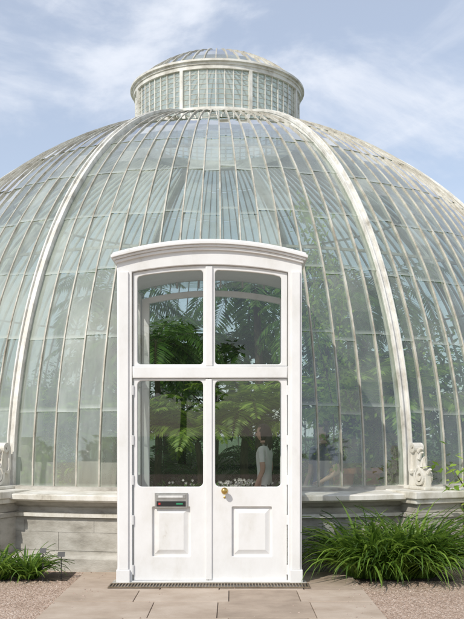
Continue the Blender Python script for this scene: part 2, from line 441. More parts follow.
plate('upper_light_frame', archpoly(PX(132.5), PX(287.5), PZ(366), lambda x: zi(x) - .002), [archrect(PX(137), PX(203), PZ(364), zg), archrect(PX(215), PX(281.5), PZ(364), zg)], Y0 + .035, .06, M_white, .008)
plate('transom', [(PX(132.3), PZ(378)), (PX(287.7), PZ(378)), (PX(287.7), PZ(366.2)), (PX(132.3), PZ(366.2))], [], Y0 + .005, .10, M_white, .012)
b = MB(); b.box(PX(205.5), PX(212.5), Y0 + .012, Y0 + .05, PZ(366), PZ(266)); b.obj('mullion', M_white, glasshouse, bevel=.008)
def leaf(name, x0, x1, gx0, gx1, px0, px1):
    plate(name + '_stiles', [(x0, PZ(581)), (x1, PZ(581)), (x1, PZ(378.4)), (x0, PZ(378.4))],
          [rrect(gx0, gx1, PZ(487), PZ(380.5), .05), rrect(px0, px1, PZ(557), PZ(507), .012)], Y0 + .035, .055, M_white, .007)
    b = MB(); b.box(px0 - .02, px1 + .02, Y0 + .066, Y0 + .082, PZ(559), PZ(505))
    e = .05; zi0, zi1 = PZ(557) + .02, PZ(507) - .02; a0, a1 = px0 + .02, px1 - .02
    b.hull([(a0, Y0 + .066, zi0), (a1, Y0 + .066, zi0), (a1, Y0 + .066, zi1), (a0, Y0 + .066, zi1),
            (a0 + e, Y0 + .044, zi0 + e), (a1 - e, Y0 + .044, zi0 + e), (a1 - e, Y0 + .044, zi1 - e), (a0 + e, Y0 + .044, zi1 - e)])
    b.obj(name + '_panel', M_white, glasshouse)
leaf('door_leaf_left', PX(133), PX(208.3), PX(137), PX(203), PX(152), PX(190))
leaf('door_leaf_right', PX(208.8), PX(287.2), PX(215), PX(281.5), PX(232), PX(272))
b = MB(); b.box(PX(205.5), PX(212), Y0 + .018, Y0 + .034, PZ(580), PZ(379)); b.obj('meeting_astragal', M_white, glasshouse, bevel=.007)
b = MB()
for (x0, x1, z0, z1) in ((PX(135), PX(206), PZ(490), PZ(379)), (PX(212), PX(284), PZ(490), PZ(379))):
    b.face([(x0, Y0 + .06, z0), (x1, Y0 + .06, z0), (x1, Y0 + .06, z1), (x0, Y0 + .06, z1)])
for (x0, x1) in ((PX(135), PX(206)), (PX(212), PX(284))):
    zt = lambda x: arcz(x, PZ(277.5), .107)
    n = 8; top = [(x1 + (x0 - x1) * k / n, Y0 + .062, zt(x1 + (x0 - x1) * k / n)) for k in range(n + 1)]
    b.face([(x0, Y0 + .062, PZ(365)), (x1, Y0 + .062, PZ(365))] + top)
b.obj('door_glass', M_dglass, glasshouse)
def band(mb, zfn, th, hw, yf, yb, n=24):
    rings = []
    for k in range(n + 1):
        x = XM - hw + 2 * hw * k / n; z = zfn(x)
        rings.append([(x, yf, z), (x, yb, z), (x, yb, z + th), (x, yf, z + th)])
    mb.loft(rings)
b = MB()
e0 = PZ(264)
fa = lambda o, hw: (lambda x: arcz(x, e0 + o, .135, hw))
band(b, fa(.008, HW), .032, HW + .015, Y0 - .035, Y0 + 1.9)
band(b, fa(.040, HW), .025, HW + .035, Y0 - .060, Y0 + 1.92)
band(b, fa(.065, HW), .034, HW + .058, Y0 - .085, Y0 + 1.94)
band(b, fa(.099, HW), .018, HW + .042, Y0 - .07, Y0 + 1.9)
b.obj('porch_cornice', M_white, glasshouse, bevel=.006)
YB = 11.42
for nm, xw in (('porch_side_wall_left', XL + .035), ('porch_side_wall_right', XR - .035)):
    o = plate(nm, [(Y0 + .121, 0), (YB, 0), (YB, PZ(268)), (Y0 + .121, PZ(268))],
          [rrect(Y0 + .22, Y0 + .88, 1.08, 2.18, .03), rrect(Y0 + 1.0, YB - .14, 1.08, 2.18, .03), rrect(Y0 + .22, Y0 + .88, 2.32, 3.20, .03), rrect(Y0 + 1.0, YB - .14, 2.32, 3.20, .03)],  # glazed openings added to let daylight brighten the porch inside
          0, .06, M_white, .006, rotz=R(90), loc=(xw, 0, 0))
b = MB()
for xw in (XL + .035, XR - .035):
    b.face([(xw, Y0 + .2, 1.06), (xw, YB - .12, 1.06), (xw, YB - .12, 2.2), (xw, Y0 + .2, 2.2)])
    b.face([(xw, Y0 + .2, 2.3), (xw, YB - .12, 2.3), (xw, YB - .12, 3.22), (xw, Y0 + .2, 3.22)])
b.obj('porch_added_side_glass', M_dglass, glasshouse)  # panes of the openings added for light
plate('porch_inner_arch', archpoly(XL + .071, XR - .071, 0, lambda x: arcz(x, PZ(275), .13)), [archpoly(XL + .17, XR - .13, .002, lambda x: arcz(x, PZ(282), .13))], YB - .08, .08, M_white, .008)
b = MB(); b.box(XL - .05, XR + .05, Y0 - .06, Y0 + .16, .0, .028); b.obj('door_threshold', M_stone, glasshouse, bevel=.006)
b = MB(); x0, x1, z0, z1 = PX(154.5), PX(187.5), PZ(508), PZ(493)
b.box(x0, x1, Y0 + .018, Y0 + .036, z0, z1, 0)
b.box(x0 + .02, x1 - .02, Y0 + .012, Y0 + .0185, z0 + .015, z0 + .07, 1)
b.box(x0 + .04, x0 + .062, Y0 + .008, Y0 + .0125, z0 + .032, z0 + .054, 2)
b.box(x1 - .12, x1 - .05, Y0 + .008, Y0 + .0125, z0 + .034, z0 + .052, 3)
b.box(x0 + .02, x1 - .02, Y0 + .009, Y0 + .0185, z1 - .06, z1 - .015, 0)
b.box(x0 + .04, x1 - .05, Y0 + .006, Y0 + .0095, z1 - .05, z1 - .027, 4)
b.obj('letter_plate', [M_steel, M_black, M_red, M_green, M_paper], glasshouse, bevel=.003)
b = MB()
kx, kz = PX(224.5), PZ(491)
def lathe_y(mb, x, z, prof, n=20, mi=0):
    mb.loft([[(x + r * math.cos(2 * math.pi * j / n), y, z + r * math.sin(2 * math.pi * j / n)) for j in range(n)] for r, y in prof], mi=mi)
lathe_y(b, kx, kz, [(.036, Y0 + .036), (.036, Y0 + .028), (.03, Y0 + .024), (.014, Y0 + .02), (.013, Y0 - .005), (.024, Y0 - .012), (.034, Y0 - .028), (.032, Y0 - .045), (.018, Y0 - .055), (.004, Y0 - .057)])
lathe_y(b, kx, PZ(497.5), [(.012, Y0 + .036), (.012, Y0 + .028), (.004, Y0 + .027)])
b.obj('door_knob', M_brass, glasshouse, smooth=True)
b = MB()
for x in (PX(132.6), PX(287.6)):
    for pz in (390, 440, 480, 520, 570):
        b.tube([(x, Y0 + .02, PZ(pz) - .05), (x, Y0 + .02, PZ(pz) + .05)], .011, 8)
b.obj('door_hinges', M_white, glasshouse)

# ------------------------------------------------------------------ ground
b = MB(); b.face([(-400, -400, -.03), (400, -400, -.03), (400, 400, -.03), (-400, 400, -.03)]); b.obj('ground', M_grass)
b = MB()
b.face([(-14, -16, -.012), (14, -16, -.012), (14, 27, -.012), (-14, 27, -.012)])
b.obj('gravel_forecourt', M_gravel)
b = MB()
for _ in range(6000):
    x = random.uniform(-4.2, 4.2); y = random.uniform(6.6, 10.4)
    if -1.66 < x < 1.31:
        edge_ = min(x + 1.66, 1.31 - x)
        if random.random() < (.80 if edge_ < .25 else .96): continue
        zb = .02
    else: zb = -.012
    r = random.uniform(.004, .012)
    ang = random.random() * 6.28
    pts = []
    for k in range(5):
        a = ang + k * 1.2566; q = r * random.uniform(.7, 1.1); pts.append((x + q * math.cos(a), y + q * math.sin(a), zb))
    top = (x, y, zb + r * .9)
    for k in range(5): b.face([pts[k], pts[(k + 1) % 5], top])
b.obj('loose_gravel_stones', noise_mat('stones', [(.3, (.2, .14, .10)), (.5, (.4, .3, .24)), (.7, (.62, .54, .47))], 40, .9, 0))
b = MB(); y = -6.0; row = 0
PLx, PRx = -1.68, 1.33
b2 = MB(); b2.box(PLx + .005, PRx - .005, -6, 10.25, -.1, .004); b2.obj('path_mortar_bed', noise_mat('mortar', [(.3, (.17, .135, .10)), (.7, (.26, .215, .17))], 30, .95, .3, 90))
while y < 10.2:
    dpt = .62 if row % 2 else .75
    y1 = min(y + dpt, 10.25)
    x = PLx
    widths = [.75, .9, .68, .68] if row % 2 else [.95, .6, .86, .6]
    for w in widths:
        x1 = min(x + w, PRx)
        gp = .004; zz = .018 + random.uniform(-.002, .002)
        b.hull([(x + gp, y + gp, -.02), (x1 - gp, y + gp, -.02), (x1 - gp, y1 - gp, -.02), (x + gp, y1 - gp, -.02),
                (x + gp, y + gp, zz), (x1 - gp, y + gp, zz), (x1 - gp, y1 - gp, zz + random.uniform(-.001, .001)), (x + gp, y1 - gp, zz)])
        x = x1
    y = y1; row += 1
b.obj('path', M_slab, bevel=.004)
b = MB()
gx0, gx1, gy0, gy1 = PX(112), PX(308), 9.16, 9.40
b.box(gx0, gx1, gy0, gy1, .019, .0225, 1)
b.box(gx0, gx1, gy0, gy0 + .015, .0225, .034); b.box(gx0, gx1, gy1 - .015, gy1, .0225, .034)
x = gx0
while x < gx1: b.box(x, x + .012, gy0 + .016, gy1 - .016, .0225, .033); x += .032
b.obj('threshold_grating', [noise_mat('tarnished_bronze', [(.3, (.16, .12, .08)), (.7, (.30, .24, .17))], 12, .5, .2, 60, metallic=.5), M_black])

b = MB(); n = 64
b.face([C(2 * math.pi * k / n, 6.29, .004) for k in range(n)][::-1]); b.obj('interior_floor', M_floor)
def bed(name, a0, a1, r0, r1, h=.30):
    b = MB(); n = 20
    for k in range(n):
        t0 = R(a0 + (a1 - a0) * k / n); t1 = R(a0 + (a1 - a0) * (k + 1) / n)
        b.face([C(t0, r0, h), C(t1, r0, h), C(t1, r1, h), C(t0, r1, h)])
    ringbar(b, r0 - .10, .005, .12, h + .05, 20, R(a0), R(a1), 1); ringbar(b, r1 - .02, .005, .12, h + .05, 20, R(a0), R(a1), 1)
    b.obj(name, [M_soil, M_stone])
bed('planting_bed', 22, 338, 4.6, 6.1)
bed('planting_bed', 3, 357, .8, 3.1)

# ------------------------------------------------------------------ plants
def add_leaf(mb, p, d, up, l, w, droop=.0, mi=0):
    d = d.normalized(); s = d.cross(up)
    if s.length < 1e-4: s = Vector((1, 0, 0))
    s.normalize()
    m1 = p + d * l * .45; e = p + d * l + Vector((0, 0, -droop * l))
    i = len(mb.v)
    mb.v += [tuple(p), tuple(m1 + s * w / 2), tuple(e), tuple(m1 - s * w / 2)]
    mb.f.append((i, i + 1, i + 2, i + 3)); mb.mi.append(mi)
def frond(mb, base, az, elev, L, nl, lw, lmax, curl=1.6, rach=.008, mi=0, rmi=1):
    p = Vector(base); seg = 14; pts = [p.copy()]; dirs = []
    el = elev
    for k in range(seg):
        d = Vector((math.cos(az) * math.cos(el), math.sin(az) * math.cos(el), math.sin(el)))
        dirs.append(d); p = p + d * L / seg; pts.append(p.copy()); el -= curl / seg * (1 + k / seg * .6)
    dirs.append(dirs[-1])
    mb.tube(pts, [rach * (1 - .8 * k / seg) for k in range(seg + 1)], 4, mi=rmi)
    side = Vector((-math.sin(az), math.cos(az), 0))
    for k in range(nl):
        t = .12 + .88 * k / nl; f = t * seg; i = min(int(f), seg - 1); q = pts[i].lerp(pts[i + 1], f - i); d = dirs[i]
        ll = lmax * (math.sin(math.pi * (t ** .75)) * .85 + .15) * random.uniform(.85, 1.1)
        upv = side.cross(d)
        for sg in (-1, 1):
            ld = side * sg + d * .45 + Vector((0, 0, -.18 + random.uniform(-.15, .1)))
            add_leaf(mb, q, ld, upv, ll, lw, .15, mi)
def fern_mesh(name, nf, L, trunk, nl, lw, lmax, e0, e1, curl, mats):
    b = MB()
    if trunk > 0:
        pts = [(math.sin(k * .5) * .04, math.cos(k * .7) * .03 - .03, trunk * k / 8) for k in range(9)]
        b.tube(pts, [.10 - .04 * k / 8 for k in range(9)], 9, mi=1)
    for k in range(nf):
        az = k * 2.39996 + random.uniform(-.2, .2)
        frond(b, (0, 0, trunk), az, random.uniform(e0, e1), L * random.uniform(.8, 1.1), nl, lw, lmax, curl * random.uniform(.85, 1.15))
    me = b.obj('tmp', mats); m = me.data; bpy.data.objects.remove(me); return m
def inst(name, mesh, loc, rz=0, s=1):
    o = bpy.data.objects.new(name, mesh); sc.collection.objects.link(o); o.location = loc; o.rotation_euler = (0, 0, rz); o.scale = (s, s, s); return o
def inst_in(name, mesh, loc, rz=0, s=1, lim=RD - .16):
    """plant inside the dome: leaves that would pass through the glass are pruned away"""
    o = inst(name, mesh, loc, rz, s)
    n = len(mesh.vertices); co = np.empty(n * 3); mesh.vertices.foreach_get('co', co); co = co.reshape(-1, 3)
    M = np.array((Matrix.Translation(Vector(loc)) @ Matrix.Rotation(rz, 4, 'Z') @ Matrix.Scale(s, 4)))
    w = co @ M[:3, :3].T + M[:3, 3]
    zz = np.maximum(w[:, 2] - ZC, 0)
    bad = (w[:, 0] - CX) ** 2 + (w[:, 1] - CY) ** 2 + zz ** 2 > lim ** 2
    inporch = (w[:, 1] < YB + .1) & (w[:, 0] > XL - .02) & (w[:, 0] < XR + .02)
    bad |= inporch
    if bad.any():
        m2 = mesh.copy(); bm = bmesh.new(); bm.from_mesh(m2); bm.verts.ensure_lookup_table()
        fs = {f for i in np.nonzero(bad)[0] for f in bm.verts[int(i)].link_faces}
        bmesh.ops.delete(bm, geom=list(fs), context='FACES'); bm.to_mesh(m2); bm.free(); o.data = m2
    return o
fernA = fern_mesh('fern', 20, .95, 0, 26, .034, .20, .7, 1.35, 1.9, [M_fern, M_bark])
fernL = fern_mesh('fernL', 18, .85, 0, 24, .036, .19, .6, 1.3, 1.8, [M_lime, M_bark])
treefern = fern_mesh('treefern', 20, 1.9, 2.6, 38, .05, .38, .2, 1.1, 1.7, [M_fern, M_bark])
palm = fern_mesh('palm', 18, 2.1, 3.9, 34, .05, .55, .3, 1.35, 1.7, [M_fern, M_bark])
palmL = fern_mesh('palmL', 20, 1.7, 1.5, 32, .05, .42, .5, 1.45, 1.5, [M_lime, M_bark])
cycad = fern_mesh('cycad', 22, 1.4, .5, 34, .026, .26, .4, 1.3, 1.6, [M_dark, M_bark])
def shrub_mesh(h, w, n, lsz, mats, stems=9):
    b = MB(); cl = []
    for k in range(stems):
        a = random.uniform(0, 6.28); r = w * random.uniform(.2, 1) ; top = Vector((math.cos(a) * r, math.sin(a) * r, h * random.uniform(.55, 1)))
        mid = top * .5 + Vector((random.uniform(-.1, .1), random.uniform(-.1, .1), .05))
        b.tube([(0, 0, 0), mid, top], [.02, .014, .005], 5, mi=1); cl += [(top, .32 * w + .1), (mid * 1.2, .3 * w + .08), (top.lerp(mid, .5), .3 * w + .1)]
    for _ in range(n):
        c, rr = random.choice(cl); o = Vector((random.gauss(0, 1), random.gauss(0, 1), random.gauss(0, .8))) * rr * .6
        d = Vector((random.uniform(-1, 1), random.uniform(-1, 1), random.uniform(-.5, .7)))
        l = lsz * random.uniform(.6, 1.3); add_leaf(b, c + o, d, Vector((random.uniform(-.5, .5), random.uniform(-.5, .5), 1)), l, l * .45, .1)
    o = b.obj('tmp', mats); m = o.data; bpy.data.objects.remove(o); return m
shrubA = shrub_mesh(1.4, .7, 1000, .12, [M_fern, M_bark])
shrubB = shrub_mesh(1.0, .5, 700, .10, [M_lime, M_bark])
tallS = shrub_mesh(3.2, .9, 1600, .17, [M_fern, M_bark], 12)
tallL = shrub_mesh(2.6, .8, 1500, .11, [M_lime, M_bark], 12)
def tree_mesh(h, seed, nleaf, lsz, mats, spread=.33):
    random.seed(seed); b = MB(); cl = []
    b.tube([(0, 0, 0), (.05 * h * .3, 0, h * .25), (0, .02 * h, h * .55), (0, 0, h * .85)], [h * .03, h * .022, h * .014, h * .004], 8, mi=1)
    for k in range(11):
        z0 = h * random.uniform(.22, .7); a = k * 2.4 + random.uniform(-.4, .4); L = h * spread * random.uniform(.6, 1.1) * (1.15 - z0 / h * .6)
        e = Vector((math.cos(a) * L, math.sin(a) * L, z0 + L * random.uniform(.3, .8))); m = Vector((e.x * .5, e.y * .5, z0 + (e.z - z0) * .35))
        b.tube([(0, 0, z0), m, e], [h * .011, h * .007, h * .002], 5, mi=1)
        for q in range(4): cl.append((m.lerp(e, .3 + .25 * q) + Vector((random.gauss(0, 1), random.gauss(0, 1), random.gauss(0, .6))) * h * .05, h * random.uniform(.05, .10)))
    cl += [(Vector((random.gauss(0, .05) * h, random.gauss(0, .05) * h, h * random.uniform(.7, .95))), h * .08) for _ in range(6)]
    for _ in range(nleaf):
        c, rr = random.choice(cl); o = Vector((random.gauss(0, 1), random.gauss(0, 1), random.gauss(0, .75))); o = o.normalized() * rr * random.uniform(.4, 1.25)
        d = Vector((random.uniform(-1, 1), random.uniform(-1, 1), random.uniform(-.6, .6))); l = lsz * random.uniform(.6, 1.3)
        add_leaf(b, c + o, d, Vector((random.uniform(-.6, .6), random.uniform(-.6, .6), 1)), l, l * .6, .1)
    o = b.obj('tmp', mats); m = o.data; bpy.data.objects.remove(o); return m
tA = tree_mesh(9, 3, 3500, .55, [M_tree, M_bark]); tB = tree_mesh(8, 5, 3200, .5, [M_tree, M_bark])
inT = tree_mesh(5.0, 11, 2200, .18, [M_fern, M_bark], .28)
random.seed(21)
for k in range(20):
    a = 2 * math.pi * k / 20 + random.uniform(-.1, .1); rr = random.uniform(38, 50)
    inst('broadleaf_tree', random.choice((tA, tB)), (rr * math.sin(a), 12 + rr * math.cos(a), -.05), random.uniform(0, 6), random.uniform(.75, 1.1))
for (x, y, r, s) in ((-1.9, 16.4, 0, 1.0), (2.3, 15.2, 1, .9), (-.4, 18.6, 2, 1.15), (-3.4, 15.0, 4, .7)):
    inst_in('tree_fern', treefern, (x, y, .25), r, s)
for (x, y, r, s) in ((.5, 17.4, 0, 1.05), (-2.4, 18.6, 2, 1.0), (2.6, 17.6, 3, 1.0), (-1.3, 15.4, 1, .72), (1.5, 14.6, 2, .78)):
    inst_in('palm_tree', palm, (x, y, .25), r, s)
for (x, y, r, s) in ((1.75, 13.0, 0, .95), (2.5, 13.6, 2, 1.05), (-.55, 14.6, 1, .8), (-1.6, 14.9, 3, .85), (.25, 15.2, 5, .95), (-3.0, 13.6, 4, .8)):
    inst_in('palm_tree', palmL, (x, y, .25), r, s)
for (x, y, r, s) in ((3.3, 15.7, 1, .72), (.4, 20.2, 2, 1.0), (-3.2, 20.0, 3, .8), (2.6, 20.3, 4, .9)):
    inst_in('conservatory_tree', inT, (x, y, .25), r, s)
for (x, y, s) in ((-1.05, 14.4, 1.0), (-.35, 14.2, .85), (.2, 14.45, .9), (-1.6, 14.7, 1.1), (-.7, 15.3, 1.15), (.1, 15.6, 1.2), (-2.6, 13.0, .9), (2.9, 13.5, 1), (2.2, 12.9, .9), (-2.3, 12.1, .75)):
    inst_in('fern_plant', random.choice((fernA, fernL)), (x, y, .28), random.uniform(0, 6), s)
for (x, y, s) in ((-1.2, 16.0, 1.0), (.6, 16.4, 1.1), (1.9, 16.2, 1)):
    inst_in('cycad_plant', cycad, (x, y, .3), random.uniform(0, 6), s)
for k in range(18):
    a = R(28 + k * 304 / 17); rr = random.uniform(4.9, 5.5); p = C(a, rr, .28)
    inst_in('conservatory_shrub', random.choice((shrubA, shrubA, shrubB)), p, random.uniform(0, 6), random.uniform(.8, 1.1))
for a, m_ in ((30, tallL), (50, tallS), (130, tallS), (165, tallS), (195, tallS), (230, tallS), (328, tallL)):
    inst_in('tall_shrub', m_, C(R(a), 4.9, .28), random.uniform(0, 6), random.uniform(.8, 1.0))
inst_in('conservatory_shrub', shrubB, C(R(20), 5.6, 0.2), 1, 1.1)
b = MB()
for (t0, t1, phm, nl) in ((14.0, 16.0, 42, 1300), (18.5, 17, 30, 500)):
    pts = []
    for k in range(30):
        f = k / 29; th = R(t0 + (t1 - t0) * f + 1.0 * math.sin(f * 9)); ph = R(-4 + (phm + 4) * f); dr = .42 + .08 * math.sin(f * 13)
        pts.append(P(th, ph, RD - dr) if ph > -.02 else Vector((P(th, 0, RD - dr).x, P(th, 0, RD - dr).y, ZC + RD * math.sin(ph))))
    b.tube(pts, [.014 - .009 * k / 29 for k in range(30)], 5, mi=1)
    for _ in range(nl):
        f = random.random() ** .8 * 28.9; i = int(f); q = pts[i].lerp(pts[i + 1], f - i)
        clump = .5 + .5 * math.sin(i * 1.3)
        q = q + Vector((random.gauss(0, .13 * clump + .03), random.gauss(.05, .1), random.gauss(0, .1)))
        l = random.uniform(.045, .10)
        d = Vector((random.uniform(-1, 1), random.uniform(-1, 1), random.uniform(-1.2, .3)))
        rv = (q - Vector((CX, CY, ZC)))
        if rv.length > RD - .2: q = Vector((CX, CY, ZC)) + rv * ((RD - .22) / rv.length)
        add_leaf(b, q, d, Vector((random.uniform(-1, 1), random.uniform(-1, .3), random.uniform(-.2, 1))), l, l * .5, .1)
b.obj('climbing_vine', [M_lime, M_bark])
b = MB()
for _ in range(900):
    x = random.uniform(-1.1, 1.2); y = random.uniform(13.2, 13.8); z = .3 + random.random() ** .7 * .52
    l = random.uniform(.05, .12); add_leaf(b, Vector((x, y, z)), Vector((random.uniform(-1, 1), random.uniform(-1, .6), random.uniform(.0, 1))), Vector((0, 0, 1)), l, l * .5)
for _ in range(130):
    x = random.uniform(-.2, .3) if random.random() < .7 else random.uniform(-1.1, 1.1); y = random.uniform(13.1, 13.7); z = random.uniform(.74, .90)
    for k in range(5):
        a = k * 1.2566 + x * 9; add_leaf(b, Vector((x, y, z)), Vector((math.cos(a), -.5, math.sin(a))), Vector((0, -1, 0)), .026, .02, mi=1)
b.obj('flower_display', [M_fern, M_flower])
b = MB(); b.box(-1.2, 1.3, 13.15, 13.85, .005, .30); b.obj('display_planter', M_stone, bevel=.02)

def strap_clump(name, centres, n, L0, L1, w):
    b = MB()
    for _ in range(n):
        cx, cy, rr = random.choice(centres)
        a0 = random.uniform(0, 6.28); q = rr * math.sqrt(random.random()) * .55
        p = Vector((cx + math.cos(a0) * q, cy + math.sin(a0) * q * .6, 0)); az = a0 + random.gauss(0, .6)
        L = random.uniform(L0, L1); el = random.uniform(.85, 1.55) - .5 * q / rr; seg = 8; curl = random.uniform(1.0, 2.5)
        ww = w * random.uniform(.7, 1.2); side = Vector((-math.sin(az), math.cos(az), random.uniform(-.3, .3))).normalized()
        i0 = len(b.v)
        for k in range(seg + 1):
            f = k / seg; tw = ww * (.6 + .8 * f if f < .4 else (1 - f) / .6 * .92 + .02)
            up = Vector((0, 0, .006))
            b.v += [tuple(p - side * tw / 2 + up), tuple(p), tuple(p + side * tw / 2 + up)]
            d = Vector((math.cos(az) * math.cos(el), math.sin(az) * math.cos(el), math.sin(el)))
            p = p + d * L / seg; el -= curl / seg * (.4 + 1.3 * f)
            if p.z < .01: p.z = .012
            if p.y > 10.30: p.y = 10.30 + random.uniform(-.02, .0)
        for k in range(seg):
            for m in (0, 1):
                a = i0 + 3 * k + m; b.f.append((a, a + 1, a + 4, a + 3)); b.mi.append(0)
    return b.obj(name, [M_strap], smooth=True)
strap_clump('agapanthus_plant', [(1.50, 9.98, .40), (1.82, 9.93, .42), (2.08, 9.98, .30)], 1200, .55, 1.08, .044)
strap_clump('agapanthus_plant', [(-2.6, 9.85, .3), (-2.25, 9.9, .22), (-2.95, 9.9, .3)], 460, .28, .52, .034)
inst('laurel_shrub', shrubB, (3.1, 10.85, 0), 2, 1.25)
b = MB()
for (x0, x1) in ((-4.2, -1.80), (1.40, 2.42)):
    nn = 14; pts = []
    for k in range(nn + 1): pts.append((x0 + (x1 - x0) * k / nn, 9.78 + random.uniform(-.03, .03), -.006))
    b.face(pts + [(x1, 10.4, -.006), (x0, 10.4, -.006)])
b.obj('soil_border', M_soil)
for (x, y, h, w) in ((-2.05, 9.75, .33, .07), (-1.88, 9.9, .27, .08)):
    b = MB(); b.box(x - .005, x + .005, y, y + .005, -.02, h - .01, 0)
    z = h; b.hull([(x - w / 2, y - .012, z - .03), (x + w / 2, y - .012, z - .03), (x + w / 2, y - .006, z - .03), (x - w / 2, y - .006, z - .03), (x - w / 2, y + .02, z + .02), (x + w / 2, y + .02, z + .02), (x + w / 2, y + .026, z + .02), (x - w / 2, y + .026, z + .02)], 0)
    b.obj('plant_label', [M_black, M_paper])
for (x, y) in ((1.42, 11.60), (1.78, 11.75)):
    b = MB(); n = 24
    pr = [(.11, 0), (.16, .30), (.185, .30), (.185, .37), (.165, .37), (.155, .32), (.0, .32)]
    zt = .78
    b.loft([[(x + r * math.cos(2 * math.pi * j / n), y + r * math.sin(2 * math.pi * j / n), zt + z) for j in range(n)] for r, z in pr])
    for lx in (-.12, .12):
        for ly in (-.12, .12): b.box(x + lx - .015, x + lx + .015, y + ly - .015, y + ly + .015, .005, zt - .03, 1)
    b.box(x - .17, x + .17, y - .17, y + .17, zt - .03, zt - .001, 1)
    for _ in range(60):
        a = random.uniform(0, 6.28); l = random.uniform(.15, .35); add_leaf(b, Vector((x, y, zt + .33)), Vector((math.cos(a), math.sin(a), random.uniform(.5, 2.5))), Vector((0, 0, 1)), l, .05, .1, 2)
    b.obj('terracotta_pot', [M_terra, M_bark, M_fern])

